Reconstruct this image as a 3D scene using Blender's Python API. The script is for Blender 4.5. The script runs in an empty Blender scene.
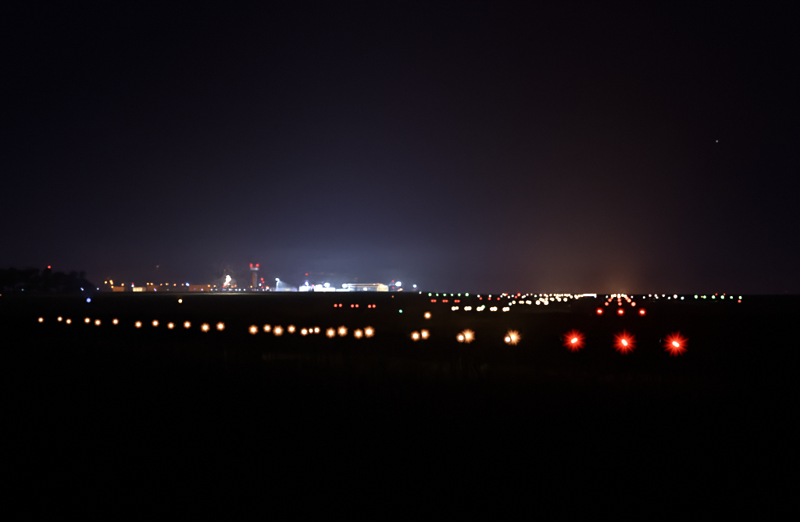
import bpy, math, random
from mathutils import Vector, Matrix, Euler

random.seed(7)
S = bpy.context.scene
C = S.collection

# ------------------------------------------------------------------ camera
F = 1071.0                                   # focal length in pixels of the 800 px wide photograph
CAM_Z = 1.6
PITCH = math.atan(29.0 / F)
cam = bpy.data.cameras.new('camera')
cam.sensor_width = 36.0
cam.lens = F / 800.0 * 36.0
cam.clip_end = 20000.0
cam_o = bpy.data.objects.new('camera', cam)
cam_o.location = (0, 0, CAM_Z)
cam_o.rotation_euler = (math.pi / 2 + PITCH, 0, 0)
C.objects.link(cam_o)
S.camera = cam_o

# ------------------------------------------------------------------ world: night sky with the light of the airfield on it
W = bpy.data.worlds.new('World'); S.world = W; W.use_nodes = True
nt = W.node_tree; nt.nodes.clear()
N = nt.nodes.new; L = nt.links.new
def M(op, a, b=None, c=None):
    n = N('ShaderNodeMath'); n.operation = op
    for i, v in enumerate((a, b, c)):
        if v is None: continue
        if isinstance(v, (int, float)): n.inputs[i].default_value = v
        else: L(v, n.inputs[i])
    return n.outputs[0]
tc = N('ShaderNodeTexCoord'); sep = N('ShaderNodeSeparateXYZ'); L(tc.outputs['Generated'], sep.inputs[0])
AZ = M('MULTIPLY', M('ARCTAN2', sep.outputs[0], sep.outputs[1]), F)
EL = M('MULTIPLY', M('MAXIMUM', M('ARCSINE', sep.outputs[2]), 0.0), F)
def glow(cx, w, h, col, k=1.5):
    q = M('POWER', M('DIVIDE', M('SUBTRACT', AZ, cx - 400.0), w), 2.0)
    f = M('DIVIDE', M('EXPONENT', M('DIVIDE', EL, -h)), M('POWER', M('ADD', q, 1.0), k))
    vm = N('ShaderNodeVectorMath'); vm.operation = 'SCALE'
    vm.inputs[0].default_value = col; L(f, vm.inputs['Scale'])
    return vm.outputs[0]
def vadd(a, b):
    n = N('ShaderNodeVectorMath'); n.operation = 'ADD'; L(a, n.inputs[0])
    if isinstance(b, tuple): n.inputs[1].default_value = b
    else: L(b, n.inputs[1])
    return n.outputs[0]
sky = N('ShaderNodeTexSky'); sky.sky_type = 'NISHITA'; sky.sun_disc = False
sky.sun_elevation = math.radians(-14); sky.sun_rotation = math.radians(8)
sk = N('ShaderNodeVectorMath'); sk.operation = 'SCALE'; L(sky.outputs[0], sk.inputs[0]); sk.inputs['Scale'].default_value = 0.05
v = vadd(sk.outputs[0], (0.0007, 0.0005, 0.0020))
v = vadd(v, glow(342, 105, 40, (.050, .075, .215), 1.3))     # bluish light of the apron
v = vadd(v, glow(375, 180, 92, (.040, .027, .050)))          # wide dim dome
v = vadd(v, glow(545, 95, 24, (.100, .029, .002)))           # warm glow over the runway lamps, put into the sky colour
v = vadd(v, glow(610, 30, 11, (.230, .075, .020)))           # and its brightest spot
# one star
st = N('ShaderNodeVectorMath'); st.operation = 'DOT_PRODUCT'; L(tc.outputs['Generated'], st.inputs[0])
def ray(px, py):
    d = Vector(((px - 400.0) / F, -(py - 261.0) / F, -1.0))
    return (Matrix.Rotation(math.pi / 2 + PITCH, 3, 'X') @ d)
st.inputs[1].default_value = ray(717, 141.3).normalized()
sf = M('MULTIPLY', M('GREATER_THAN', st.outputs['Value'], math.cos(0.00045)), 0.9)
cb = N('ShaderNodeCombineXYZ')
for i in range(3): L(sf, cb.inputs[i])
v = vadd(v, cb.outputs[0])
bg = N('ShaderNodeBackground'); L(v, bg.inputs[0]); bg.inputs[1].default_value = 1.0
wo = N('ShaderNodeOutputWorld'); L(bg.outputs[0], wo.inputs[0])

S.view_settings.view_transform = 'Standard'; S.view_settings.look = 'None'
S.view_settings.exposure = 0.0; S.view_settings.gamma = 1.0; S.view_settings.use_curve_mapping = False
S.render.engine = 'CYCLES'
cy = S.cycles
cy.use_denoising = True; cy.denoising_input_passes = 'RGB'
cy.use_adaptive_sampling = False
cy.max_bounces = 3; cy.diffuse_bounces = 1; cy.glossy_bounces = 2; cy.volume_bounces = 0
cy.sample_clamp_indirect = 2.0
cy.filter_width = 1.8
S.render.dither_intensity = 2.0

# ------------------------------------------------------------------ helpers
def at(px, py, z):
    """the point of the level at height z that the photograph shows at a pixel"""
    r = ray(px, py); t = (z - CAM_Z) / r.z
    return Vector((r.x * t, r.y * t, z))
def far(px, py, depth):
    """the point that the photograph shows at a pixel, depth metres down the view"""
    r = ray(px, py); t = depth / r.y
    return Vector((r.x * t, depth, CAM_Z + r.z * t))
def smooth(a, b, x):
    t = min(1, max(0, (x - a) / (b - a))); return t * t * (3 - 2 * t)
def ground_z(x, y):
    d = math.hypot(x, y)
    az = math.degrees(math.atan2(x, y))
    e = 0.0009 + 0.0036 * smooth(-0.3, 4.5, az) * (1 - smooth(50, 120, az))
    s = 1.55 - e * d
    k = 0.25
    zz = -math.log(1 + math.exp(min(50, -s / k))) * k         # soft minimum of 0 and s
    return max(-13.0, zz)

def mat(name, base=(.5, .5, .5), rough=.7, metal=0.0, noise=0.0, scale=8.0, bump=0.0):
    m = bpy.data.materials.new(name); m.use_nodes = True
    t = m.node_tree; b = t.nodes['Principled BSDF']
    b.inputs['Base Color'].default_value = (*base, 1); b.inputs['Roughness'].default_value = rough
    b.inputs['Metallic'].default_value = metal
    if noise:
        c = t.nodes.new('ShaderNodeTexCoord'); n = t.nodes.new('ShaderNodeTexNoise')
        n.inputs['Scale'].default_value = scale; n.inputs['Detail'].default_value = 6
        t.links.new(c.outputs['Object'], n.inputs['Vector'])
        r = t.nodes.new('ShaderNodeMapRange')
        r.inputs['From Min'].default_value = .3; r.inputs['From Max'].default_value = .7
        r.inputs['To Min'].default_value = 1 - noise; r.inputs['To Max'].default_value = 1 + noise
        t.links.new(n.outputs['Fac'], r.inputs['Value'])
        s = t.nodes.new('ShaderNodeVectorMath'); s.operation = 'SCALE'; s.inputs[0].default_value = base
        t.links.new(r.outputs[0], s.inputs['Scale']); t.links.new(s.outputs[0], b.inputs['Base Color'])
        if bump:
            bp = t.nodes.new('ShaderNodeBump'); bp.inputs['Strength'].default_value = bump
            t.links.new(n.outputs['Fac'], bp.inputs['Height']); t.links.new(bp.outputs[0], b.inputs['Normal'])
    return m
def glowmat(name, col, strength, base=None):
    m = bpy.data.materials.new(name); m.use_nodes = True
    b = m.node_tree.nodes['Principled BSDF']
    b.inputs['Base Color'].default_value = (*(base or col), 1); b.inputs['Roughness'].default_value = .2
    b.inputs['Emission Color'].default_value = (*col, 1); b.inputs['Emission Strength'].default_value = strength
    m.cycles.emission_sampling = 'NONE'
    return m

class MB:
    """collects boxes, lathed and swept shapes into one mesh"""
    def __init__(self): self.v = []; self.f = []; self.m = []; self.cur = 0
    def _add(self, vs, fs):
        o = len(self.v); self.v += [tuple(p) for p in vs]
        self.f += [tuple(i + o for i in f) for f in fs]; self.m += [self.cur] * len(fs)
        return self
    def box(self, x0, x1, y0, y1, z0, z1, tf=None):
        vs = [Vector(p) for p in ((x0,y0,z0),(x1,y0,z0),(x1,y1,z0),(x0,y1,z0),(x0,y0,z1),(x1,y0,z1),(x1,y1,z1),(x0,y1,z1))]
        if tf: vs = [tf @ p for p in vs]
        return self._add(vs, [(0,3,2,1),(4,5,6,7),(0,1,5,4),(1,2,6,5),(2,3,7,6),(3,0,4,7)])
    def lathe(self, prof, n=12, axis='Z', tf=None):
        """prof: (radius, height) pairs; ends are closed"""
        vs, fs = [], []
        for r, h in prof:
            for i in range(n):
                a = 2 * math.pi * i / n; c, s = r * math.cos(a), r * math.sin(a)
                p = Vector((c, s, h)) if axis == 'Z' else Vector((c, h, s)) if axis == 'Y' else Vector((h, c, s))
                vs.append(tf @ p if tf else p)
        k = len(prof)
        for j in range(k - 1):
            for i in range(n):
                a, b = j * n + i, j * n + (i + 1) % n
                fs.append((a, b, b + n, a + n) if axis != 'Y' else (a, a + n, b + n, b))
        lo = tuple(range(n)); hi = tuple((k - 1) * n + i for i in range(n))
        fs += [lo[::-1], hi] if axis != 'Y' else [lo, hi[::-1]]
        return self._add(vs, fs)
    def tube(self, pts, radii, n=6):
        vs, fs = [], []
        pts = [Vector(p) for p in pts]
        for k, p in enumerate(pts):
            d = (pts[min(k + 1, len(pts) - 1)] - pts[max(k - 1, 0)]).normalized()
            u = d.orthogonal().normalized(); w = d.cross(u)
            for i in range(n):
                a = 2 * math.pi * i / n
                vs.append(p + (u * math.cos(a) + w * math.sin(a)) * radii[k])
        for j in range(len(pts) - 1):
            for i in range(n):
                a, b = j * n + i, j * n + (i + 1) % n
                fs.append((a, b, b + n, a + n))
        fs += [tuple(range(n))[::-1], tuple((len(pts) - 1) * n + i for i in range(n))]
        return self._add(vs, fs)
    def prism(self, poly, y0, y1):
        """outline in x,z swept along y"""
        n = len(poly)
        vs = [(x, y0, z) for x, z in poly] + [(x, y1, z) for x, z in poly]
        fs = [tuple(range(n)), tuple(range(2 * n - 1, n - 1, -1))]
        fs += [(i, i + n, (i + 1) % n + n, (i + 1) % n) for i in range(n)]
        return self._add(vs, fs)
    def mesh(self, name, *mats, smooth_=False):
        me = bpy.data.meshes.new(name); me.from_pydata(self.v, [], self.f)
        for m in mats: me.materials.append(m)
        me.polygons.foreach_set('material_index', self.m)
        if smooth_: me.polygons.foreach_set('use_smooth', [True] * len(me.polygons))
        me.update(); return me
    def build(self, name, *mats, parent=None, smooth_=False):
        return put(name, self.mesh(name, *mats, smooth_=smooth_), parent)
def put(name, me, parent=None):
    o = bpy.data.objects.new(name, me); C.objects.link(o)
    if parent: o.parent = parent
    return o
def tag(o, label, cat, group=None, kind=None):
    o['label'] = label; o['category'] = cat
    if group: o['group'] = group
    if kind: o['kind'] = kind
    return o
def thing(name, loc, rz, label, cat, group=None):
    o = bpy.data.objects.new(name, None); C.objects.link(o); o.empty_display_size = .3
    o.location = loc; o.rotation_euler = (0, 0, rz)
    return tag(o, label, cat, group)
def struct(o):
    o['kind'] = 'structure'; return o
SPOTS = {}
def spot(parent, loc, direction, col, intensity, angle=110, blend=1.0, radius=.03):
    """the light of one lamp: intensity is per steradian along the axis"""
    key = (col, intensity, angle, blend, radius)
    if key not in SPOTS:
        l = bpy.data.lights.new('lamp_light', 'SPOT'); l.color = col; l.energy = intensity * 4 * math.pi
        l.spot_size = math.radians(angle); l.spot_blend = blend; l.shadow_soft_size = radius
        SPOTS[key] = l
    o = bpy.data.objects.new('lamp_light', SPOTS[key]); C.objects.link(o); o.parent = parent
    o.location = loc; o.rotation_euler = Vector(direction).to_track_quat('-Z', 'Y').to_euler()
    return o
def point(parent, loc, col, intensity, radius=.05):
    key = (col, intensity, radius)
    if key not in SPOTS:
        l = bpy.data.lights.new('lamp_light', 'POINT'); l.color = col; l.energy = intensity * 4 * math.pi
        l.shadow_soft_size = radius; SPOTS[key] = l
    o = bpy.data.objects.new('lamp_light', SPOTS[key]); C.objects.link(o); o.parent = parent; o.location = loc
    return o

# ------------------------------------------------------------------ materials
GRASS = mat('grass_soil', (.030, .044, .012), .95, noise=.5, scale=.35, bump=.4)
BLADE = mat('grass_blade', (.05, .06, .022), .8, noise=.4, scale=.8)
ASPH = mat('asphalt', (.05, .05, .052), .85, noise=.25, scale=.6, bump=.2)
CONC = mat('concrete', (.30, .29, .27), .85, noise=.15, scale=.08)
PAINT = mat('road_paint', (.75, .75, .72), .6, noise=.12, scale=2.0)
YELLOW = mat('dark_green_housing', (.022, .026, .02), .75, noise=.2, scale=20)
STEEL = mat('galvanised_steel', (.38, .39, .40), .45, .8, noise=.15, scale=12)
DARKM = mat('dark_metal', (.05, .05, .055), .5, .5, noise=.2, scale=6)
WALLW = mat('white_cladding', (.72, .73, .74), .6, noise=.08, scale=.4)
WALLP = mat('pink_render_wall', (.42, .27, .20), .8, noise=.15, scale=.3)
WALLG = mat('grey_cladding', (.20, .21, .23), .6, noise=.12, scale=.3)
TOWERC = mat('tower_concrete', (.32, .24, .20), .85, noise=.12, scale=.25)
ROOF = mat('dark_roofing', (.06, .06, .065), .7, noise=.2, scale=.3)
BARK = mat('bark', (.06, .045, .03), .9, noise=.3, scale=3, bump=.4)
LEAF = mat('tree_leaf', (.045, .06, .025), .75, noise=.4, scale=.5)
REDP = mat('red_fin_paint', (.50, .05, .035), .4, noise=.1, scale=.5)
WHITEP = mat('white_aircraft_paint', (.7, .7, .7), .35, noise=.06, scale=.4)
GLASS = mat('dark_glass', (.02, .025, .03), .08)

COL = {'flood': (1.0, .80, .66),
                        # light colour of each kind of lamp
    'red': (1.0, .035, .008), 'amber': (1.0, .47, .15), 'white': (1.0, .54, .28), 'cool': (.50, .70, 1.0),
    'green': (.32, 1.0, .30), 'blue': (.10, .16, 1.0), 'cyan': (.25, .75, 1.0), 'pink': (1.0, .55, .42),
    'sodium': (1.0, .38, .10), 'violet': (.45, .48, 1.0), 'pale': (.75, .9, .65)}
LENSC = {'flood': (1.0, .80, .70), 'red': (1.0, .05, .03), 'amber': (1.0, .55, .22), 'white': (1.0, .46, .20), 'cool': (.50, .70, 1.0),
    'green': (.24, 1.0, .22), 'blue': (.16, .22, 1.0), 'cyan': (.30, .80, 1.0), 'pink': (1.0, .48, .36),
    'sodium': (1.0, .32, .09), 'violet': (.50, .55, 1.0), 'pale': (.8, .95, .7)}
GM = {}
def lensmat(kind, s):
    if (kind, s) not in GM: GM[kind, s] = glowmat('%s_lamp_glass' % kind, LENSC[kind], s * .7)
    return GM[kind, s]
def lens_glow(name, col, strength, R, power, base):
    """lamp glass with its halo and star rays painted into the emission"""
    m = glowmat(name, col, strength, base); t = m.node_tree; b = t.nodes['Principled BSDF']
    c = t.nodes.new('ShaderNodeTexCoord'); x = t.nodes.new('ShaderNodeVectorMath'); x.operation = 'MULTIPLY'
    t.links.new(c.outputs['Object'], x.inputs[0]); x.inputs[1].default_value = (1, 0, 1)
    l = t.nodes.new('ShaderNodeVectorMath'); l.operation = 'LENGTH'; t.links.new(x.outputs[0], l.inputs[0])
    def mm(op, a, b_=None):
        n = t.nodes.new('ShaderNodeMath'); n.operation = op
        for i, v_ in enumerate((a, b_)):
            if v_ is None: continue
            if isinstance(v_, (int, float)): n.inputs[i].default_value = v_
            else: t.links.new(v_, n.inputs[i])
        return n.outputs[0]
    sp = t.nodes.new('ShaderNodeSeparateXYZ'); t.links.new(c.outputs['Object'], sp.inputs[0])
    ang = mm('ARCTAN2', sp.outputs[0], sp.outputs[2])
    rays = mm('ADD', mm('SINE', mm('MULTIPLY', ang, 13.0)), mm('MULTIPLY', mm('SINE', mm('ADD', mm('MULTIPLY', ang, 21.0), 1.3)), .7))
    rays = mm('ADD', rays, mm('MULTIPLY', mm('SINE', mm('ADD', mm('MULTIPLY', ang, 6.0), 2.1)), .6))     # star rays of the halo, painted into the emission
    rr = mm('MULTIPLY', mm('ADD', mm('MULTIPLY', rays, .085), .80), R)
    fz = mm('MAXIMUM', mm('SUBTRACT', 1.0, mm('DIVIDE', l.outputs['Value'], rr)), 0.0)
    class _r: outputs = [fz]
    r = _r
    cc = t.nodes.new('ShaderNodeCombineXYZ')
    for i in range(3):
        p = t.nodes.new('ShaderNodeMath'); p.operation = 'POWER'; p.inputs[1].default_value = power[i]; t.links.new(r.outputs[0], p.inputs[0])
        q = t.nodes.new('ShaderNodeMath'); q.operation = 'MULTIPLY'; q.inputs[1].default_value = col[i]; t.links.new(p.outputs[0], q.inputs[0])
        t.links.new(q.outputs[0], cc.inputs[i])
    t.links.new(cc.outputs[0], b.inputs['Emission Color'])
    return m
BULB_RED = glowmat('red_lamp_bulb', (1.0, .84, .52), 2.1)
BULB_AMB = glowmat('amber_lamp_bulb', (1.0, .80, .54), 7)
GLASS_RED = lens_glow('red_halo_lens', (1.0, .22, .09), 3.2, .101, (2.3, 5.5, 6), (.02, .002, .001))
GLASS_AMB = lens_glow('amber_halo_lens', (1.0, .60, .34), 4.2, .101, (2.1, 2.8, 3.5), (.02, .012, .005))

GLASS_TWIN = lens_glow('amber_twin_halo_lens', (1.0, .50, .24), 1.7, .135, (1.3, 1.7, 2.0), (.02, .012, .005))  # front glass of a pair, halo painted brighter out to its rim

# ------------------------------------------------------------------ ground, runway, apron
def terrain():
    rad = [0.0] + [1.5 * 1.09 ** i for i in range(92)]
    rad = [r for r in rad if r < 3600] + [3600.0]
    na = 240
    vs, fs = [(0, 0, 0.0)], []
    for r in rad[1:]:
        for i in range(na):
            a = 2 * math.pi * i / na
            x, y = r * math.sin(a), r * math.cos(a)
            vs.append((x, y, ground_z(x, y)))
    for i in range(na): fs.append((0, 1 + (i + 1) % na, 1 + i))
    for j in range(len(rad) - 2):
        for i in range(na):
            a, b = 1 + j * na + i, 1 + j * na + (i + 1) % na
            fs.append((a, b, b + na, a + na))
    me = bpy.data.meshes.new('ground'); me.from_pydata(vs, [], fs); me.materials.append(GRASS)
    me.polygons.foreach_set('use_smooth', [True] * len(fs)); me.update()
    return struct(put('ground', me))
terrain()
AXIS = math.atan((618.5 - 400) / F)                  # bearing of the runway centreline, which passes the camera
U = Vector((math.sin(AXIS), math.cos(AXIS), 0)); V = Vector((math.cos(AXIS), -math.sin(AXIS), 0))
def strip(name, u0, u1, v0, v1, lift, m, nu=60, nv=4, parent=None):
    vs, fs = [], []
    for i in range(nu + 1):
        for j in range(nv + 1):
            p = U * (u0 + (u1 - u0) * i / nu) + V * (v0 + (v1 - v0) * j / nv)
            vs.append((p.x, p.y, ground_z(p.x, p.y) + lift))
    for i in range(nu):
        for j in range(nv):
            a = i * (nv + 1) + j; fs.append((a, a + 1, a + nv + 2, a + nv + 1))
    me = bpy.data.meshes.new(name); me.from_pydata(vs, [], fs); me.materials.append(m); me.update()
    return put(name, me, parent)
rw = struct(strip('runway', 168, 2600, -22.5, 22.5, .06, ASPH, 160, 6))
for k in range(12):
    v0 = -20.6 + k * 3.3 + (1.6 if k > 5 else 0)
    strip('threshold_stripe', 174, 204, v0, v0 + 1.75, .072, PAINT, 4, 1, rw)
for k in range(8):
    strip('centreline_dash', 230 + k * 50, 260 + k * 50, -.45, .45, .072, PAINT, 4, 1, rw)

def slab(name, px0, px1, d0, d1, h, m):
    b = MB()
    x0, x1 = far(px0, 290, d0).x, far(px1, 290, d0).x
    b.box(x0, x1, d0, d1, -1.0, h); return struct(b.build(name, m))
slab('apron', 262, 430, 1330, 1700, .12, CONC)
slab('service_road', 96, 258, 1330, 1420, .10, ASPH)

# grass of the field: real blades close to the lights, one mass
def grass():
    vs, fs = [], []
    rng = random.Random(3)
    for k in range(26000):
        d = 6 + 64 * rng.random() ** 1.6
        az = math.radians(-26 + 52 * rng.random())
        x, y = d * math.sin(az), d * math.cos(az)
        h = (.07 + .14 * rng.random()) * (1 + d / 90); w = (.006 + .006 * rng.random()) * (1 + d / 25)
        a = rng.random() * math.pi; lx, ly = rng.uniform(-.6, .6) * h, rng.uniform(-.6, .6) * h
        cx, sx = math.cos(a) * w, math.sin(a) * w
        o = len(vs)
        vs += [(x - cx, y - sx, -.01), (x + cx, y + sx, -.01), (x + cx * .7 + lx * .4, y + sx * .7 + ly * .4, h * .6),
               (x - cx * .7 + lx * .4, y - sx * .7 + ly * .4, h * .6), (x + lx, y + ly, h)]
        fs += [(o, o + 1, o + 2, o + 3), (o + 3, o + 2, o + 4)]
    me = bpy.data.meshes.new('grass'); me.from_pydata(vs, [], fs); me.materials.append(BLADE); me.update()
    return tag(put('grass', me), 'short rough grass on the dark field around the lights', 'grass', kind='stuff')
grass()

# ------------------------------------------------------------------ lamps of the approach and the runway
LH = .6                                              # height of a lamp's lens above the field
def aim(p):
    return math.atan2(-p.x, p.y)                     # turns local -Y to the camera end of the field
# meshes of the large lamp on a stem; local -Y is the front
base_me = MB().lathe([(.11, 0), (.11, .03), (.07, .045), (.05, .06)], 14).mesh('base_plate', YELLOW)
stem_me = MB().lathe([(.024, .05), (.024, .30), (.032, .305), (.032, .34), (.02, .345), (.02, .50)], 10).mesh('stem', YELLOW)
hous_me = MB().lathe([(.03, .17), (.062, .15), (.095, .06), (.112, 0.0), (.118, -.02), (.118, -.035), (.104, -.036), (.100, -.01)], 18, 'Y').mesh('housing', YELLOW, smooth_=True)
yoke_me = MB().box(-.14, -.128, -.02, .02, -.10, .03).box(.128, .14, -.02, .02, -.10, .03).box(-.14, .14, -.02, .02, -.112, -.10).mesh('yoke', YELLOW)
def lens_mesh(m): return MB().lathe([(.101, -.012), (.092, -.034), (.07, -.048), (.04, -.056), (.012, -.058)], 18, 'Y').mesh('lens', m, smooth_=True)
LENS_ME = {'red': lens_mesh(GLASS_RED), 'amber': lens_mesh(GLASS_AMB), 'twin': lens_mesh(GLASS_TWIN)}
def bulb_mesh(r, half, m):
    pr = [(r * math.cos(a), -half + r * math.sin(a)) for a in (-1.3, -.8, -.35, 0)] + [(r * math.cos(a), half + r * math.sin(a)) for a in (0, .35, .8, 1.3)]
    return MB().lathe(pr, 12, 'X').mesh('bulb', m, smooth_=True)
BULB_ME = {'red': bulb_mesh(.024, .026, BULB_RED), 'amber': bulb_mesh(.030, .004, BULB_AMB)}

def big_lamp(px, py, kind, size, power, label, group, tilt=0.0, bulb=1.0, glass=None):
    p = at(px, py, LH)
    t = thing('approach_light', (p.x, p.y, ground_z(p.x, p.y)), aim(p), label, 'airfield light', group)
    put('base_plate', base_me, t); put('stem', stem_me, t)
    y = put('yoke', yoke_me, t); y.location = (0, 0, LH); y.scale = (size,) * 3
    size *= 1.6 if kind == 'amber' else 1.0
    h = put('housing', hous_me, t); h.location = (0, .01, LH); h.scale = (size * .84, size, size * .84)
    l = put('lens', LENS_ME[glass or kind], t); l.location = (0, 0, LH); l.scale = (size,) * 3  # glass drawn oversize to carry its painted halo
    l.rotation_euler = (0, (px * 7.13 + py * 3.7) % 6.28, 0); tilt -= l.rotation_euler[1]
    b = put('bulb', BULB_ME[kind], l); b.location = (0, -.066, 0); b.rotation_euler = (0, tilt, 0); b.scale = (bulb / size,) * 3
    spot(t, (0, -.16 * size, LH), (0, -1, .12), COL[kind], round(power * .07, 2), 14, 1.0, .03)
    return t
RB = 'red lights in bars of three along the runway centreline'
rows = [((574.3, 340.0), (624.5, 342.0), (675.8, 343.6)), ((599.7, 311.3), (620.8, 311.7), (642.3, 312.0))]
RL = [('big red light on a stem at the amber side of the widest three-light bar', 'big red light on a stem in the middle of the widest three-light bar',
       'big red light on a stem at the bare field side of the widest three-light bar'),
      ('red light at the amber side of the second three-light bar', 'red light in the middle of the second three-light bar', 'red light at the bare field side of the second three-light bar')]
for i, row in enumerate(rows):
    for j, (x, y) in enumerate(row):
        big_lamp(x, y, 'red', (2.9, 2.6)[i], (62, 90)[i] * (1, 1.2, .9)[j], RL[i][j], RB, (-.55, .9, .6)[j] if i == 0 else .2, (1.25, 1.5)[i])
AL = 'amber lights in a long double row across the field'
amb = [  # px, py, size, power, bulb
    (40.8, 319.8, .7, 5, .7), (59.9, 318.9, .7, 6, .75), (68.7, 321.3, .7, 6, .75), (87.3, 320.3, .8, 9, .95), (97.8, 322.4, .8, 8, .8),
    (115.5, 321.5, .8, 7, .85), (138.4, 324.3, .85, 10, .9), (155.4, 323.1, .85, 12, 1.0), (170.9, 325.5, .8, 7, .75),
    (187.3, 324.5, .9, 14, 1.0), (205.3, 327.4, 1.0, 18, 1.1), (220.6, 326.2, 1.0, 20, 1.15), (253.4, 329.5, 1.0, 18, 1.05),
    (267.3, 328.1, .9, 14, .95), (278.2, 330.5, 1.1, 34, 1.25), (291.6, 328.9, .9, 15, .95), (304.3, 331.6, .8, 60, 1.3),
    (310.8, 330.6, .6, 7, .85), (316.8, 330.0, .75, 28, 1.1), (330.8, 332.6, 1.0, 22, 1.05), (342.4, 330.9, 1.1, 30, 1.25),
    (358.5, 333.5, .95, 16, .95), (369.0, 331.7, 1.15, 40, 1.4)]
for k, (x, y, s, pw, bl) in enumerate(amb):
    big_lamp(x, y, 'amber', s, pw, ('faint small amber light at the tree end of the long row' if k < 6 else 'dim amber light in the loose stretch of the long row' if k < 9 else 'medium amber light in the loose stretch of the long row' if k < 12 else 'large bright amber light in the crowded stretch of the long row' if pw >= 30 else 'tiniest amber light squeezed between two bright ones in the crowded stretch' if bl < .8 else 'medium amber light in the crowded stretch of the long row'), AL, .1, bl)
prs = [((415.6, 335.8), (424.5, 334.1)), ((461.0, 337.6), (467.8, 335.6)), ((507.8, 339.2), (513.0, 337.2))]
PL = ['of the pair beside the long amber row', 'of the middle amber pair', 'of the pair next to the big red lights']
for k, pr in enumerate(prs):
    big_lamp(*pr[0], 'amber', (.90, .62, .52)[k], 130, 'amber light in front ' + PL[k], 'amber lights standing in pairs', .1, 1.15, glass=(None, 'twin', 'twin')[k])
    big_lamp(*pr[1], 'amber', (1.0, 1.3, 1.35)[k], 110, 'amber light behind ' + PL[k], 'amber lights standing in pairs', .1, 1.05)
big_lamp(427.6, 315.3, 'amber', 1.3, 36, 'single amber light standing alone behind the amber pairs', AL, 0, 1.5)

# smaller and farther lamps: one mesh each, a stem, a housing and a glowing lens
SM = {}
def small_mesh(kind, s, r):
    if (kind, s, r) not in SM:
        b = MB()
        b.lathe([(.06, 0), (.06, .02), (.02, .03), (.02, LH - r * 1.2)], 8)
        b.lathe([(r * .35, r * .95), (r * .9, r * .5), (r * 1.08, 0), (r * 1.08, -r * .18), (r * .96, -r * .18)], 12, 'Y', Matrix.Translation((0, 0, LH)))
        b.cur = 1
        b.lathe([(r * .95, -r * .17), (r * .85, -r * .42), (r * .5, -r * .62), (r * .1, -r * .7)], 12, 'Y', Matrix.Translation((0, 0, LH)))
        SM[kind, s, r] = b.mesh('field_light', YELLOW, lensmat(kind, s))
    return SM[kind, s, r]
def small(px, py, kind, r, s, power, label, group=None, name='runway_light', depth=None, angle=15):
    p = far(px, py, depth) if depth else at(px, py, LH)
    r *= .82
    o = put(name, small_mesh(kind, s, r))
    g = ground_z(p.x, p.y)
    o.location = (p.x, p.y, p.z - LH if not depth else g); o.rotation_euler = (0, 0, aim(p))
    if depth:
        o.location = (p.x, p.y, p.z - LH)
        if p.z - LH > g: MB().lathe([(.05, g - p.z + LH - .05), (.03, -.001)], 8).build('post', DARKM, parent=o)
    if power >= 34 and kind != 'green': spot(o, (0, -r * 1.0, LH), (0, -1, .135), COL[kind], power * 1.0, angle, 1.0, .05)
    return tag(o, label, 'airfield light', group)

for i, row in enumerate((((606.7, 303.8), (619.9, 303.8), (633.4, 304.1)), ((609.9, 300.2), (619.3, 300.2), (629.1, 300.5)), ((611.9, 297.9), (619.1, 297.9), (626.9, 298.2)))):
    nm = ('third', 'fourth', 'fifth')[i]
    for j, (x, y) in enumerate(row):
        w = ('at the amber side of', 'in the middle of', 'at the bare field side of')[j]
        small(x, y, 'red', (.11, .14, .14)[i] * (1, 1, 1.25)[j], 16 if j < 2 else 24, (20, 30, 40)[i] * (.8, .9, 1.3)[j], 'red light %s the %s three-light bar from the big ones' % (w, nm), RB)
for (x, y) in ((612.5, 295.9), (615.0, 295.5), (618.9, 295.2), (619.1, 296.7), (622.6, 295.3), (625.3, 296.1)):
    small(x, y, 'white', .2, 40, 90, 'white light in the bright bunch where the red bars converge', 'white lights at the end of the red bars')
for (x, y) in ((607.0, 296.7), (632.0, 297.0), (644.0, 297.4), (657.0, 297.6), (669.3, 297.9)):
    small(x, y, 'pale', .09, 14, 6, 'tiny white edge light in the broken line beside the red bars', 'tiny white edge lights')
for (x, y) in ((650.0, 295.5), (655.7, 295.5), (663.5, 295.6)):
    small(x, y, 'pink', .15, 18, 14, 'pinkish white light at the skyline between the red bars and the cyan light', 'pinkish lights on the skyline')
small(675.5, 296.4, 'pink', .22, 30, 60, 'large pinkish light beside the cyan light', 'pinkish lights on the skyline')
small(682.5, 298.1, 'cyan', .13, 18, 16, 'cyan light between the large pinkish light and the green row')
# green bars on both sides of the runway
for k, (x, y, s) in enumerate(((696.0, 296.7, 1.2), (704.6, 296.9, .9), (713.5, 297.0, 1.1), (722.5, 297.1, 1.2), (731.5, 297.4, .85), (740.3, 297.5, .95))):
    small(x, y, 'green', .15 * s, 24, 34 * s * s, 'green light in the row of six on the bare side of the runway', 'green lights of the six-light row on the bare side')
for k, (x, y, s) in enumerate(((430.0, 294.6, 1.3), (437.3, 294.8, .8), (444.7, 294.8, .9), (452.0, 294.8, .8), (459.3, 294.7, 1.0), (467.0, 294.6, 1.4))):
    small(x, y, 'green', .18 * s, 24, 60 * s * s, 'green light in the row of six on the terminal side of the runway', 'green lights of the six-light row on the terminal side')
for (x, y) in ((716.3, 294.3), (724.3, 294.3)):
    small(x, y, 'red', .14, 9, 12, 'small red light just above the six-light green row', 'red lights above the green row')
small(739.5, 301.2, 'red', .10, 10, 8, 'small orange-red light below the end of the green row')
small(702.0, 296.8, 'amber', .09, 5, 3, 'faint amber light close beside a green row light')
small(786.3, 291.7, 'red', .22, 1.2, 3, 'faint red light alone on the empty skyline', depth=700)
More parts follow.
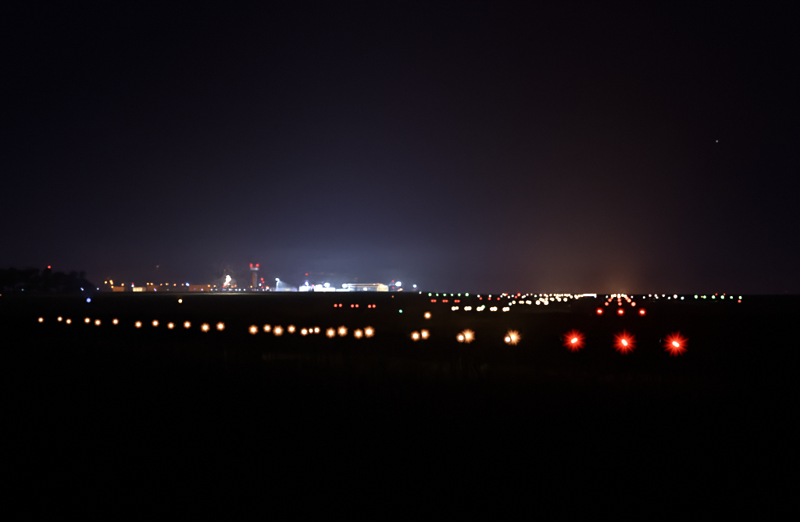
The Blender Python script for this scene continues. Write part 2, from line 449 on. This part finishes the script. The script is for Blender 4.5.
# red and amber pairs between the long row and the skyline
for (x, y) in ((335.6, 305.5), (340.4, 305.3), (352.4, 305.9), (357.0, 305.8), (369.6, 306.3), (374.0, 306.1)):
    small(x, y, 'red', .085, 12, 8, 'red light in one of three pairs in front of the terminal', 'red lights paired in front of the terminal')
for (x, y) in ((432.4, 300.9), (434.9, 300.9), (443.9, 301.0), (446.5, 301.0), (455.8, 301.1), (458.4, 301.1)):
    small(x, y, 'red', .095, 9, 7, 'red light in one of three pairs under the green six-light row', 'red lights paired under the green row')
for (x, y) in ((480.7, 298.5), (489.6, 298.7), (498.5, 298.8)):
    small(x, y, 'red', .13, 6, 9, 'dim red light in the single file beyond the green row', 'dim red lights beyond the green row')
for k, (x, y, s) in enumerate(((453.6, 308.5, 1.1), (456.9, 308.1, .85), (466.4, 308.5, 1.15), (469.4, 308.3, 1.15), (478.9, 308.9, 1.2), (481.6, 308.6, 1.1),
                   (491.9, 309.0, 1.0), (494.9, 308.8, 1.25), (504.8, 309.3, 1.15), (507.6, 308.9, 1.05))):
    small(x, y, 'white', .085 * s, 26, 22 * s, 'warm white light in one of five close pairs across the field', 'warm white lights in five pairs')
small(483.2, 306.8, 'green', .09, 14, 14, 'green light just behind the middle warm white pair')
small(510.3, 304.0, 'pale', .08, 10, 6, 'pale green-white light at the end of the five warm pairs')
small(400.7, 311.2, 'cyan', .055, 9, 5, 'turquoise light alone on the field in front of the floodlit apron').data.materials[1] = glowmat('turquoise_lamp_glass', (.12, .95, .55), 8)
small(392.8, 296.6, 'sodium', .09, 3.5, 4, 'small orange light under the end of the terminal')
small(420.2, 292.7, 'pale', .22, 14, 14, 'yellowish white light at the field edge beyond the green row')
small(180.3, 301.0, 'sodium', .14, 22, 40, 'bright orange light alone in the field below the shed lamps')
small(88.7, 300.2, 'blue', .20, 26, 60, 'bright blue light alone in front of the trees').data.materials[1] = glowmat('bright_blue_lamp_glass', (.08, .11, 1.0), 7)
small(180.0 + 165, 328.2, 'white', .03, 1.2, .5, 'tiny dim white marker behind the long amber row')
small(0.6, 295.0, 'sodium', .09, 2.5, 9, 'dim yellow light at the edge of a track by the trees')
# bright double string of lights along the runway
BS = 'warm lights crowded along the runway'
for (x, y, r, s) in ((513.8, 302.3, .12, 18), (520.5, 302.2, .09, 18), (522.6, 302.2, .09, 18), (527.6, 302.0, .11, 22), (529.7, 302.5, .12, 22), (538.0, 302.5, .16, 30), (546.3, 302.7, .16, 30),
                     (540.9, 299.4, .15, 26), (543.2, 300.4, .13, 26), (546.5, 299.2, .13, 22), (551.1, 298.9, .11, 18), (552.7, 299.4, .14, 26), (559.3, 299.5, .17, 30), (565.4, 299.6, .16, 30)):
    small(x, y, 'white', r, s, 1.5 * s * (r / .12), 'large warm light in the lower of the crowded runway strings', BS)
for (x, y, r, s) in ((478.6, 296.1, .13, 14), (490.0, 296.1, .13, 16), (501.4, 296.3, .11, 10), (512.7, 296.1, .13, 12), (535.6, 296.0, .13, 12)):
    small(x, y, 'pale', r, s, 8, 'small pale light evenly spaced along the far runway edge', 'pale lights of the far edge')
for (x, y, kind, r, s) in ((503.2, 294.3, 'pink', .17, 16), (505.0, 294.8, 'white', .17, 20), (506.8, 294.5, 'red', .15, 9), (508.9, 297.1, 'pink', .12, 14), (516.0, 297.1, 'red', .13, 11), (519.0, 294.8, 'red', .26, 26),
                     (522.8, 297.1, 'pink', .12, 14), (524.5, 296.3, 'pink', .13, 16), (527.3, 294.7, 'pink', .16, 14), (531.5, 294.4, 'amber', .13, 7), (540.7, 295.2, 'pink', .18, 18), (545.2, 295.0, 'pink', .18, 18), (547.0, 296.1, 'white', .16, 18)):
    small(x, y, kind, r, s, 1.2 * s * r / .12, ('red' if kind == 'red' else 'warm white') + ' light in the uneven far file ahead of the crowded string', 'far file of red and white lights')
for (x, y) in ((550.7, 295.1), (554.9, 295.0), (557.6, 295.2), (559.8, 295.5), (562.2, 295.2), (565.3, 295.0), (567.2, 295.4), (569.3, 295.0), (557.2, 297.4), (571.4, 296.9), (575.6, 296.1), (576.8, 297.4), (579.1, 295.8), (581.9, 295.7)):
    small(x, y, 'white', .17, 26, 34, 'warm white light in the upper of the crowded runway strings', BS)
for k in range(9):
    small(584.2 + k * 1.35, 294.95, 'white', .16, 44, 20, 'warm white light in the unbroken line at the skyline', 'lights of the unbroken skyline line')
small(595.3, 296.3, 'cool', .13, 16, 10, 'bluish white light at the end of the unbroken line')

# ------------------------------------------------------------------ terminal side, about 1.5 km away
D = 1500.0
PX = D / F                                          # metres per photograph pixel there
def X(px, d=D): return (px - 400) * d / F
def Z(py, d=D): return far(400, py, d).z
def lamp_head(parent, loc, kind, r, s, intensity, down=None, angle=120, wash=0):
    """a lamp head with a lens; local -Y is the front"""
    b = MB(); b.lathe([(r * .5, r * .9), (r * 1.05, r * .2), (r * 1.1, -r * .1), (r * .98, -r * .1)], 10, 'Y')
    h = b.build('lamp_head', DARKM, parent=parent); h.location = loc
    MB().lathe([(r * .97, -r * .09), (r * .8, -r * .4), (r * .2, -r * .55)], 10, 'Y').build('lens', lensmat(kind, s), parent=h)
    if r > 1.3:
        for k in range(5):                                # a ring of dimmer heads, added to widen the floodlight halo
            a = k * 1.257 + .6; q = Vector(loc) + Vector((math.cos(a) * r * 1.5, 0, math.sin(a) * r * .9))
            b = MB(); b.lathe([(r * .3, r * .5), (r * .55, 0), (r * .5, -r * .05)], 8, 'Y')
            h2 = b.build('lamp_head', DARKM, parent=parent); h2.location = q
            MB().lathe([(r * .5, -r * .06), (r * .4, -r * .2), (r * .1, -r * .3)], 8, 'Y').build('lens', lensmat(kind, round(s * .2)), parent=h2)
    if intensity:
        if down is None: point(parent, Vector(loc) + Vector((0, -r * 1.5, 0)), COL[kind], intensity, .2)
        else: spot(parent, Vector(loc) + Vector((0, -r * 1.2, 0)), down, COL[kind], intensity, angle, .25, .2)
    if wash: spot(parent, Vector(loc) + Vector((0, r * 1.3, 0)), (0, 1, -.35), COL[kind], wash, 150, .6, .3)  # extra spot out of the back, added to brighten the walls behind
    return h
def red_beacon(parent, loc, r, s, kind='red', inten=60):
    b = MB(); b.lathe([(r * .9, -r * 1.1), (r * .9, -r * .6), (r * .5, -r * .5)], 8)
    o = b.build('beacon', DARKM, parent=parent); o.location = loc
    MB().lathe([(r * .85, -r * .6), (r, 0), (r * .75, r * .55), (r * .2, r * .9)], 10).build('beacon_glass', lensmat(kind, s), parent=o)
    if inten: point(parent, Vector(loc) + Vector((0, -r * 1.3, r * .3)), COL[kind], inten, .1)
def mast(px, top, label, heads=(), beacons=(), d=D, group=None, w=.28, m=DARKM, name='light_mast', cat='mast', base=None, arm=True):
    x = X(px, d); g = ground_z(x, d) + (base or 0)
    t = thing(name, (x, d, g), 0, label, cat, group)
    h = Z(top, d) - g
    MB().lathe([(w * 1.6, 0), (w * 1.6, .3), (w, .35), (w * .55, h)], 10).build('pole', m, parent=t)
    for (hx, hy, kind, r, s, inten, *rest) in heads:
        z = Z(hy, d) - g; dx = X(hx, d) - x
        if arm: MB().box(min(0, dx) - .12, max(0, dx) + .12, -.1, .1, z - r - .25, z - r - .05).build('crossarm', m, parent=t)
        lamp_head(t, (dx, -.5, z), kind, r, s, inten, *(rest or ()))
    for (hx, hy, kind, r, s, inten) in beacons:
        dx = X(hx, d) - x; z = Z(hy, d) - g
        if abs(dx) > .3 or z < h - .5: MB().box(min(0, dx) - .1, max(0, dx) + .1, -.08, .08, z - r * 1.35, z - r * 1.1).build('bracket', m, parent=t)
        red_beacon(t, (dx, -.1 if z >= h - .5 else -.6, z), r, s, kind, inten)
    return t
FL = 'floodlight masts of the apron'
mast(306.7, 275.2, 'tall mast with a red light on top and a floodlight halfway', [(307.0, 283.6, 'violet', .95, 60, 4000, None, 120, 13000)], [(306.7, 274.4, 'red', .85, 8, 50)], group=FL, w=.85)
mast(327.0, 285.4, 'apron mast with the big blue-white floodlight beside the white shed', [(326.9, 285.0, 'cool', 1.9, 60, 6200, None, 120, 26000)], group=FL)
mast(344.7, 286.2, 'apron mast with a blue-white floodlight at the end of the terminal roof', [(344.7, 285.7, 'cool', 1.7, 60, 4000, None, 120, 20000)], group=FL)
mast(398.3, 284.8, 'apron mast with a blue-white floodlight past the yellow-lit terminal block', [(398.3, 284.2, 'cool', 1.8, 60, 5400, None, 120, 15000)], group=FL)
mast(414.8, 286.6, 'apron mast with a small blue-white floodlight alone at the apron end', [(414.8, 286.0, 'cool', .9, 40, 1200)], [(414.8, 291.0 - .9, 'red', .5, 2, 0)], group=FL)
mast(277.2, 279.6, 'apron mast whose floodlight throws a visible beam onto the apron',
     [(277.0, 279.3, 'cool', .8, 40, 1200), (278.2, 279.6, 'cool', .7, 30, 500000, (.42, -.05, -.91), 94)], group=FL)
MR = 'slim masts with a red light at the top'
mast(310.4, 273.6, 'slim mast with a small red light, just taller than the mast beside it', [], [(310.4, 273.1, 'pink', .55, 2.2, 0)], d=1640, group=MR, w=.12)
mast(322.4, 274.0, 'slim mast with a small red light standing behind the white shed', [], [(322.4, 273.4, 'red', .6, 3.5, 15)], d=1640, group=MR, w=.12)
mast(331.7, 274.9, 'slim dark mast with a pale pink light near the big floodlight', [], [(331.2, 274.2, 'pink', .5, 3, 8), (332.4, 274.5, 'pink', .4, 2, 0)], group=MR, w=.3)
mast(356.3, 278.9, 'dark mast in front of the terminal roof with a faint red light', [], [(356.3, 278.4, 'pink', .55, 2.5, 10), (356.3, 285.4, 'red', .5, 3, 0)], d=1440, group=MR, w=.75)
mast(393.0, 281.8, 'red-lit mast beside the yellow-lit terminal block', [(390.0, 284.8, 'cool', .7, 12, 300)], [(393.0, 281.2, 'red', .7, 6, 30), (393.0, 287.7, 'red', .8, 5, 20)], group=MR, w=.3)
mast(313.1, 286.2, 'short mast with a pinkish light in front of the white shed', [], [(313.1, 285.7, 'pink', .8, 3, 20)], d=1440, group=MR, w=.15)
mast(157.6, 267.1, 'tall thin mast with two dim red lights beyond the sheds', [], [(157.7, 266.4, 'pink', .6, 2.4, 12), (157.3, 269.0, 'pink', .5, 1.0, 0)], d=1650, group=MR, w=.14)
mast(224.6, 270.9, 'thin mast with two dim orange lights behind the floodlit windsock', [], [(224.6, 270.4, 'sodium', .6, 3, 10), (224.6, 272.7, 'pink', .5, 1.2, 0)], d=1650, group=MR, w=.12)
mast(228.4, 266.4, 'thinnest mast with one pale red light above the floodlit windsock', [], [(228.4, 265.8, 'pink', .6, 2, 6)], d=1700, group=MR, w=.12)
mast(47.9, 268.1, 'mast behind the trees with a red light over their crowns', [], [(49.2, 267.2, 'red', .75, 12, 40)], d=1000, group=MR, w=.2)

# floodlit windsock on the grass: the lamps on its mast light the cloth and the field below
def windsock():
    d = 470.0
    x = X(228.7, d); g = ground_z(x, d); k = d / F
    t = thing('windsock', (x, d, g), 0, 'brightly floodlit windsock hanging limp from a mast on the grass', 'windsock')
    z = lambda py: Z(py, d) - g
    MB().lathe([(.22, 0), (.22, .1), (.11, .14), (.07, z(278.2))], 12).build('pole', STEEL, parent=t)
    MB().box(-.5, .5, -.06, .06, z(278.0), z(277.8)).build('crossarm', STEEL, parent=t)
    lamp_head(t, (-.1, -.3, z(277.0)), 'flood', .42, 120, 380)
    for dx in (-.75, .55):
        lamp_head(t, (dx, -.25, z(279.2)), 'flood', .22, 40, 0)
    red_beacon(t, (.1, -.35, z(284.4)), .24, 5, 'pink', 8)
    MB().box(-.02, .22, -.34, -.1, z(284.9), z(284.75)).build('bracket', STEEL, parent=t)
    # the cloth: five bands, mouth at the mast, tail blown out and hanging
    c0 = Vector((.25, -.55, z(280.2))); c1 = Vector((-2.15, -.75, z(287.6)))
    def ringp(f):
        sag = math.sin(f * 2.6) * .22
        return c0.lerp(c1, f) + Vector((-sag * .6, 0, -sag)), .62 * (1 - f) + .30 * f
    for i in range(5):
        pts = [ringp(i / 5 + j / 15 + .004) for j in range(4)]
        MB().tube([p for p, _ in pts], [r_ * (1 + .06 * math.sin(i * 3 + j * 2.0)) for j, (_, r_) in enumerate(pts)], 12).build('cloth_band', (WHITEP, REDP)[i in (1, 3, 4)], parent=t, smooth_=True)
    # the lamps shine down on cloth and grass
    spot(t, (-.2, -2.2, z(277.0)), (-.15, .35, -1), COL['flood'], 420, 95, 1.0, .1)
    spot(t, (0, -.9, z(277.4)), (0, -.35, -1), COL['flood'], 8500, 150, 1.0, .2)
windsock()
# control tower
def tower():
    d = 1560.0; x = X(254.5, d); g = ground_z(x, d)
    t = thing('control_tower', (x, d, g), 0, 'tall concrete control tower with glazed cab and two red lights on its roof', 'tower')
    zc = Z(272.2, d) - g; zw0 = Z(270.2, d) - g; zw1 = Z(267.8, d) - g; zt = Z(267.0, d) - g
    MB().lathe([(4.4, 0), (3.9, 1.0), (3.7, zc)], 16).build('shaft', TOWERC, parent=t)
    MB().lathe([(3.72, zc), (6.1, zc + 1.8), (6.1, zw0)], 16).build('cab_base', ROOF, parent=t)
    lit = glowmat('cab_window_glow', (.8, .75, .95), .5, (.1, .1, .12))
    cab = MB().lathe([(5.6, zw0 + .01), (5.9, zw1 - .01)], 16).build('cab_core', GLASS, parent=t)
    for k in range(16):
        a0, a1 = 2 * math.pi * (k + .08) / 16, 2 * math.pi * (k + .92) / 16
        r0, r1 = 5.75, 6.05
        b = MB(); b._add([(r0*math.cos(a0), r0*math.sin(a0), zw0 + .15), (r0*math.cos(a1), r0*math.sin(a1), zw0 + .15), (r1*math.cos(a1), r1*math.sin(a1), zw1 - .15), (r1*math.cos(a0), r1*math.sin(a0), zw1 - .15)], [(0, 1, 2, 3)])
        b.build('pane', lit, parent=cab)
    roof = MB().lathe([(6.4, zw1), (6.4, zw1 + .5), (5.2, zt)], 16).build('roof', ROOF, parent=t)
    MB().lathe([(.12, zt), (.06, zt + 5)], 6).build('antenna', STEEL, parent=t)
    for px in (251.7, 257.6):
        red_beacon(t, (X(px, d) - x, -3.4, Z(265.6, d) - g), 1.0, 9, 'red', 260)
    lamp_head(t, (X(252.4, d) - x, -11.0, Z(286.6, d) - g), 'sodium', .6, 7, 320, None)
    lamp_head(t, (X(257.2, d) - x, -6.3, Z(268.8, d) - g), 'cool', .5, 3, 20, None)
tower()

# buildings of the apron
def shed(px0, px1, top, label, wall, d=D, depth=22, name='hangar', cat='building', doors=3, base=None, pitch=0.0, lit=None, panel=None, group=None):
    x0, x1 = X(px0, d), X(px1, d); w = x1 - x0; cx = (x0 + x1) / 2
    g = ground_z(cx, d) + (.12 if base is None else base); h = Z(top, d) - g
    t = thing(name, (cx, d, g), 0, label, cat, group)
    MB().box(-w / 2, w / 2, 0, depth, 0, h).build('wall', wall, parent=t)
    if pitch: MB().prism([(-w / 2 - .4, h + .01), (0, h + pitch), (w / 2 + .4, h + .01)], -.5, depth + .5).build('roof', ROOF, parent=t)
    else: MB().box(-w / 2 - .3, w / 2 + .3, -.3, depth + .3, h + .005, h + .35).build('roof', ROOF, parent=t)
    for k in range(doors):
        a = -w / 2 + w * (k + .12) / doors; b = -w / 2 + w * (k + .88) / doors
        dz = h * .72
        do = MB().box(a, b, -.12, -.005, .02, dz).build('door', lit or panel or wall, parent=t)
        MB().box(a - .15, b + .15, -.22, -.125, dz, dz + .18).build('door_rail', DARKM, parent=do)
    return t
shed(268.5, 299.0, 287.9, 'long low white shed under the visible light beam', WALLW, d=1540, doors=7)
shed(299.5, 316.0, 286.4, 'white floodlit shed behind the tall floodlight mast', WALLW, d=1530, doors=4)
shed(315.8, 321.3, 285.2, 'small taller white block between the two floodlit sheds', WALLW, d=1520, doors=1)
shed(321.5, 334.5, 288.1, 'low white floodlit shed under the big floodlight', WALLW, d=1530, doors=3)
shed(335.0, 347.8, 289.2, 'lowest white shed between the floodlight masts', WALLW, d=1540, doors=4)
shed(258.8, 267.8, 287.6, 'low grey shed at the foot of the control tower', WALLG, d=1540, doors=2)
PINKM = 'orange-lit sheds of the service area'
LITY = glowmat('lit_yellow_door_glow', (1.0, .86, .50), 1.6, (.6, .55, .4))  # lit facade: its brightness is put into the doors as emission
shed(113.0, 124.0, 287.0, 'small orange-lit shed by the cluster of orange lamps', WALLP, d=1480, doors=3, group=PINKM)
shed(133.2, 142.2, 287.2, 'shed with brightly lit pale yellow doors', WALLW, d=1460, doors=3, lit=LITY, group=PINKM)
shed(147.2, 157.0, 286.0, 'pinkish shed beside the tall thin mast', WALLP, d=1500, doors=4, group=PINKM, pitch=.6)
shed(189.0, 211.0, 285.2, 'long pinkish shed with a sloping roof line beside the violet lamp', WALLP, d=1500, doors=7, group=PINKM, pitch=.8)
shed(161.0, 184.0, 287.8, 'long dim shed between the two pinkish sheds', WALLG, d=1560, doors=6, group=PINKM)
# orange street lamps of the service area
ST = 'orange street lamps of the service area'
for (x, y, kind, r, s, i_) in ((106.0, 282.3, 'sodium', .95, 12, 700), (111.2, 281.3, 'sodium', .9, 12, 600), (112.0, 283.0, 'sodium', 1.0, 14, 600), (112.4, 287.0, 'sodium', .8, 10, 500),
                           (123.0, 284.7, 'sodium', .95, 11, 700), (148.2, 284.0, 'sodium', .8, 7, 500), (152.0, 284.0, 'sodium', .8, 7, 500), (161.4, 284.5, 'sodium', .7, 6, 200), (167.0, 284.1, 'sodium', .85, 7, 250),
                           (175.0, 284.7, 'sodium', .85, 7, 250), (182.9, 284.7, 'sodium', .75, 6, 250), (209.1, 285.7, 'sodium', .8, 7, 300), (214.7, 286.1, 'sodium', .75, 6, 200),
                           (232.3, 286.6, 'sodium', .7, 5, 120), (235.6, 285.8, 'sodium', .7, 6, 120), (132.9, 283.7, 'red', .8, 5, 60), (133.0, 285.8, 'cool', 1.0, 12, 500), (94.8, 287.0, 'sodium', .55, 3, 60)):
    lab = {'red': 'red lamp above the shed with lit yellow doors', 'cool': 'white lamp at the corner of the shed with lit yellow doors'}.get(kind, 'orange street lamp on a pole among the sheds')
    mast(x, y + .5, lab, [(x, y, kind, r, s, i_ * .25, None, 120, 1000 if kind == 'sodium' else 0)], d=1440, group=ST if kind == 'sodium' else None, w=.1, name='street_lamp', cat='street lamp', arm=False)
mast(187.5, 285.0, 'blue-violet lamp at the corner of the long pinkish shed', [(187.2, 284.2, 'blue', .9, 16, 350), (188.4, 284.9, 'violet', .7, 10, 60)], d=1440, w=.1, name='street_lamp', cat='street lamp', arm=False)
# mast with red and white lamps by the tower
mast(262.2, 279.2, 'lattice mast with red and white lamps beside the control tower', [(260.2, 284.6, 'cool', .9, 9, 300), (267.6, 288.0, 'white', .9, 14, 300)],
     [(262.1, 279.2, 'red', 1.0, 9, 160), (263.6, 282.2, 'red', .8, 3, 40), (262.2, 287.6, 'red', .9, 4, 60), (267.0, 286.9, 'red', .8, 6, 60)], d=1490, w=.3, arm=True)
# blue lights of the taxiway in front of the sheds
BL = 'blue taxiway lights in front of the sheds'
for (x, y, kind, r, s) in ((81.6, 288.6, 'blue', .5, 14), (82.6, 289.6, 'violet', .5, 12), (98.0, 288.8, 'violet', .55, 10), (22.7, 289.8, 'cyan', .4, 3), (154.7, 289.2, 'blue', .55, 14), (155.6, 290.2, 'violet', .5, 12), (168.0, 289.6, 'cool', .45, 4),
                    (195.0, 289.0, 'blue', .45, 6), (202.1, 289.7, 'violet', .65, 10), (211.7, 289.7, 'cool', .6, 9), (216.3, 289.7, 'cool', .5, 7), (223.4, 289.5, 'blue', .55, 9), (225.0, 289.9, 'cool', .5, 7), (229.9, 289.7, 'cool', .7, 10), (231.4, 289.9, 'violet', .5, 7),
                    (236.2, 289.8, 'cool', .7, 10), (239.7, 289.8, 'cool', .75, 11), (244.6, 289.8, 'violet', .65, 11), (252.6, 289.9, 'violet', .4, 5), (255.3, 289.6, 'blue', .55, 9), (257.5, 290.0, 'cool', .5, 9), (263.4, 290.0, 'cool', .6, 11), (266.3, 289.8, 'violet', .5, 10), (270.6, 290.0, 'cool', .5, 9)):
    dd = 380 if x < 30 else 380 if x < 100 else 1000
    r *= dd / 1150
    small(x, y, kind, r, s, 10 if dd < 500 else 60, 'blue-white light in the low line in front of the sheds and the trees' if x > 100 else 'bluish light at the foot of the trees', BL if x > 100 else 'bluish lights by the trees', name='taxiway_light', depth=dd)

# terminal with a lit double roof band and a yellow-lit glazed block
def terminal():
    d = 1500.0; x0, x1, x2 = X(348.2, d), X(376.6, d), X(388.2, d)
    g = ground_z(x1, d) + .12
    z = lambda py: Z(py, d) - g
    t = thing('terminal_building', (x1, d, g), 0, 'terminal with a long lit double roof band and a yellow-lit glazed block', 'building')
    a, e = x0 - x1, x2 - x1
    fascia_glow = glowmat('fascia_glow_mat', (1.0, .74, .62), 1.1, (.7, .7, .7))  # floodlight on the fascia imitated by emission on added strips
    MB().box(a, -.01, 4, 24, 0, z(287.3)).build('hall', WALLG, parent=t)
    MB().box(a, 3.0, 0, 24, z(287.1), z(284.0)).build('roof_band', WALLW, parent=t)
    MB().box(a - .4, 3.4, -.4, 24.4, z(284.0) + .005, z(284.0) + .3).build('roof', ROOF, parent=t)
    MB().box(a, 3.0, -.35, -.01, z(284.75), z(284.15)).build('glowing_fascia', fascia_glow, parent=t)
    MB().box(a, 3.0, -.35, -.01, z(287.0), z(286.35)).build('glowing_fascia', fascia_glow, parent=t)
    n = 8
    for k in range(n):
        b0 = a + (3.0 - a) * (k + .1) / n; b1 = a + (3.0 - a) * (k + .9) / n
        p = MB().box(b0, b1, -.12, -.005, z(286.2), z(284.95)).build('window', GLASS if k % 2 else mat('bronze_glass', (.10, .06, .05), .2), parent=t)
        MB().box(b0 + (b1 - b0) / 2 - .08, b0 + (b1 - b0) / 2 + .08, -.2, -.13, z(286.2), z(284.95)).build('mullion', DARKM, parent=p)
    for k in range(9):
        xx = a + (0 - a) * (k + .5) / 9
        MB().lathe([(.35, 0), (.3, z(287.1) - .01)], 8, 'Z', Matrix.Translation((xx, .6, 0))).build('column', WALLW, parent=t)
    hallglow = glowmat('hall_window_light', (.55, .68, 1.0), .55, (.3, .3, .4))
    for k in range(12):
        b0 = a + (0 - a) * (k + .1) / 12; b1 = a + (0 - a) * (k + .9) / 12
        MB().box(b0, b1, 3.88, 3.995, z(290.6), z(287.8)).build('pane', hallglow, parent=t)
    MB().box(0, e, 1.0, 22, 0, z(287.12) - .01).build('glazed_block', WALLG, parent=t)
    MB().prism([(3.01, z(287.11)), (3.01, z(284.2)), (6.0, z(284.6)), (e, z(285.9)), (e, z(287.11))], 1.0, 22).build('upper_block', WALLW, parent=t)
    pane = [glowmat('yellow_window_light', (1.0, .90, .52), s, (.6, .55, .4)) for s in (1.15, 1.5, .9)]
    for r_, (p0, p1) in enumerate(((291.0, 289.6), (289.4, 288.1), (287.7, 286.9))):
        for k in range(7):
            b0 = .2 + (e - .4) * (k + .06) / 7; b1 = .2 + (e - .4) * (k + .94) / 7
            MB().box(b0, b1, .85 - .02 * r_, .985 - .02 * r_, z(p0), z(p1)).build('pane', pane[(k * 5 + r_) % 3], parent=t)
    MB().box(-.3, e + .4, .2, .8, z(288.0), z(287.75)).build('canopy', DARKM, parent=t)
    for px, py in ((378.4, 283.6), (373.8, 284.1), (381.4, 284.4)):
        lamp_head(t, (X(px, d) - x1, .5, z(py)), 'white', .6, 7, 40, None)
    spot(t, (e / 2, -4, z(284.5)), (0, .5, -1), COL['white'], 500, 150, .8, .3)
terminal()
mast(365.4, 289.6, 'low white apron lamp in front of the terminal hall', [(364.7, 289.0, 'cool', 1.2, 16, 900), (366.2, 289.3, 'cool', 1.2, 14, 0), (369.6, 288.4, 'cool', .6, 5, 0)], d=1470, w=.15)
mast(351.0, 289.8, 'small apron lamp on a leaning bracket near the roof end', [(351.3, 288.9, 'cool', .5, 6, 60), (350.7, 289.8, 'cool', .5, 4, 0)], d=1470, w=.12)
mast(399.9, 289.6, 'pair of low warm lamps under the last big floodlight', [(398.7, 290.3, 'pink', .6, 5, 40), (401.0, 289.4, 'white', .85, 10, 120)], d=1470, w=.12)
# a lit vehicle and a dark one on the apron edge
def apron_van(px, label, lit):
    d = 1300.0; x = X(px, d); g = ground_z(x, d) + .0
    t = thing('apron_vehicle', (x, d, g), 0, label, 'vehicle', 'vehicles on the apron edge')
    MB().prism([(-3.4, .5), (-3.4, 2.3), (-2.6, 2.9), (3.2, 2.9), (3.4, 2.6), (3.4, .5)], -1.1, 1.1).build('body', WALLG, parent=t)
    for sx in (-2.1, 2.1):
        for sy in (-1.0, 1.0):
            MB().lathe([(.45, -.14), (.5, 0), (.45, .14)], 12, 'Y', Matrix.Translation((sx, sy * 1.05, .5))).build('wheel', DARKM, parent=t)
    for k in range(4):
        MB().box(-2.5 + k * 1.45, -1.2 + k * 1.45, -1.16, -1.105, 1.2, 2.5).build('window', lit if lit else GLASS, parent=t)
apron_van(287.2, 'dark vehicle with yellow-lit windows at the apron edge', glowmat('vehicle_window_light', (1.0, .95, .55), 2.2, (.5, .5, .3)))
apron_van(311.0, 'dark unlit vehicle in front of the floodlit sheds', None)

# ------------------------------------------------------------------ trees by the blue light
def leaf_crown(rng, h, w):
    vs, fs = [], []
    cl = [(rng.uniform(-.75, .75) * w, rng.uniform(-.75, .75) * w, h * rng.uniform(.08, .93), rng.uniform(.16, .34) * w) for _ in range(26)]
    cl = [c for c in cl if (c[0] / w) ** 2 + (c[1] / w) ** 2 + ((c[2] - .58 * h) / (.45 * h)) ** 2 < 1.15] + [(0, 0, .6 * h, .45 * w), (0, 0, .35 * h, .5 * w), (.3 * w, 0, .15 * h, .6 * w), (-.4 * w, 0, .12 * h, .6 * w)]
    for k in range(5200):
        c = cl[rng.randrange(len(cl))]
        while True:
            p = Vector((rng.uniform(-1, 1), rng.uniform(-1, 1), rng.uniform(-1, 1)))
            if p.length < 1: break
        p = Vector(c[:3]) + p * (c[3] * (1.0 if rng.random() < .9 else 1.5))
        s = rng.uniform(.10, .26)
        e = Euler((rng.uniform(0, 6), rng.uniform(0, 6), rng.uniform(0, 6))).to_matrix()
        o = len(vs)
        vs += [p + e @ Vector(q) * s for q in ((-1, 0, 0), (0, -.55, .1), (1, 0, 0), (0, .55, .1))]
        fs.append((o, o + 1, o + 2, o + 3))
    me = bpy.data.meshes.new('crown'); me.from_pydata(vs, [], fs); me.materials.append(LEAF); me.update()
    b = MB(); b.tube([(0, 0, -.2), (.05, .02, h * .3), (.1, -.05, h * .6), (.0, .1, h * .92)], [.26, .2, .12, .02], 8)
    for c in cl:
        z0 = min(h * .6, c[2] * .62)
        b.tube([(.05, 0, z0), (c[0] * .5, c[1] * .5, (z0 + c[2]) * .52), c[:3]], [.09, .05, .012], 5)
    return me, b.mesh('trunk', BARK)
rng = random.Random(11)
CR = [leaf_crown(rng, 10.0, 4.2) for _ in range(4)]
for k, (px, top, d) in enumerate(((-14, 267.5, 395), (2, 268.0, 410), (14, 267.5, 400), (26, 268.0, 415), (38, 267.6, 400), (49, 268.6, 410), (58, 271.5, 395), (67, 273.5, 405), (76, 271.0, 390), (84, 277.5, 400), (90, 284.0, 398))):
    x = X(px, d); g = ground_z(x, d); h = Z(top, d) - g
    t = thing('tree', (x, d, g), k * 1.7, 'dark broadleaf tree in the unlit clump beyond the bright blue light' if px < 70 else 'ragged smaller dark tree at the thin end of the clump', 'tree', 'trees of the dark clump')
    sc = h / 10.0; t.scale = (sc * 1.35, sc * 1.35, sc)
    put('crown', CR[k % 4][0], t); put('trunk', CR[k % 4][1], t)

# ------------------------------------------------------------------ the night haze
hz = bpy.data.materials.new('night_haze'); hz.use_nodes = True
t = hz.node_tree; t.nodes.clear()
pv = t.nodes.new('ShaderNodeVolumePrincipled'); pv.inputs['Color'].default_value = (.95, .96, 1.0, 1)
pv.inputs['Density'].default_value = 0.00036; pv.inputs['Anisotropy'].default_value = 0.8
om = t.nodes.new('ShaderNodeOutputMaterial'); t.links.new(pv.outputs[0], om.inputs['Volume'])
h = MB().box(-3700, 3700, -3700, 3700, -14.5, 52).build('haze', hz)
h['kind'] = 'stuff'; h['label'] = 'thin night haze over the whole airfield'; h['category'] = 'haze'
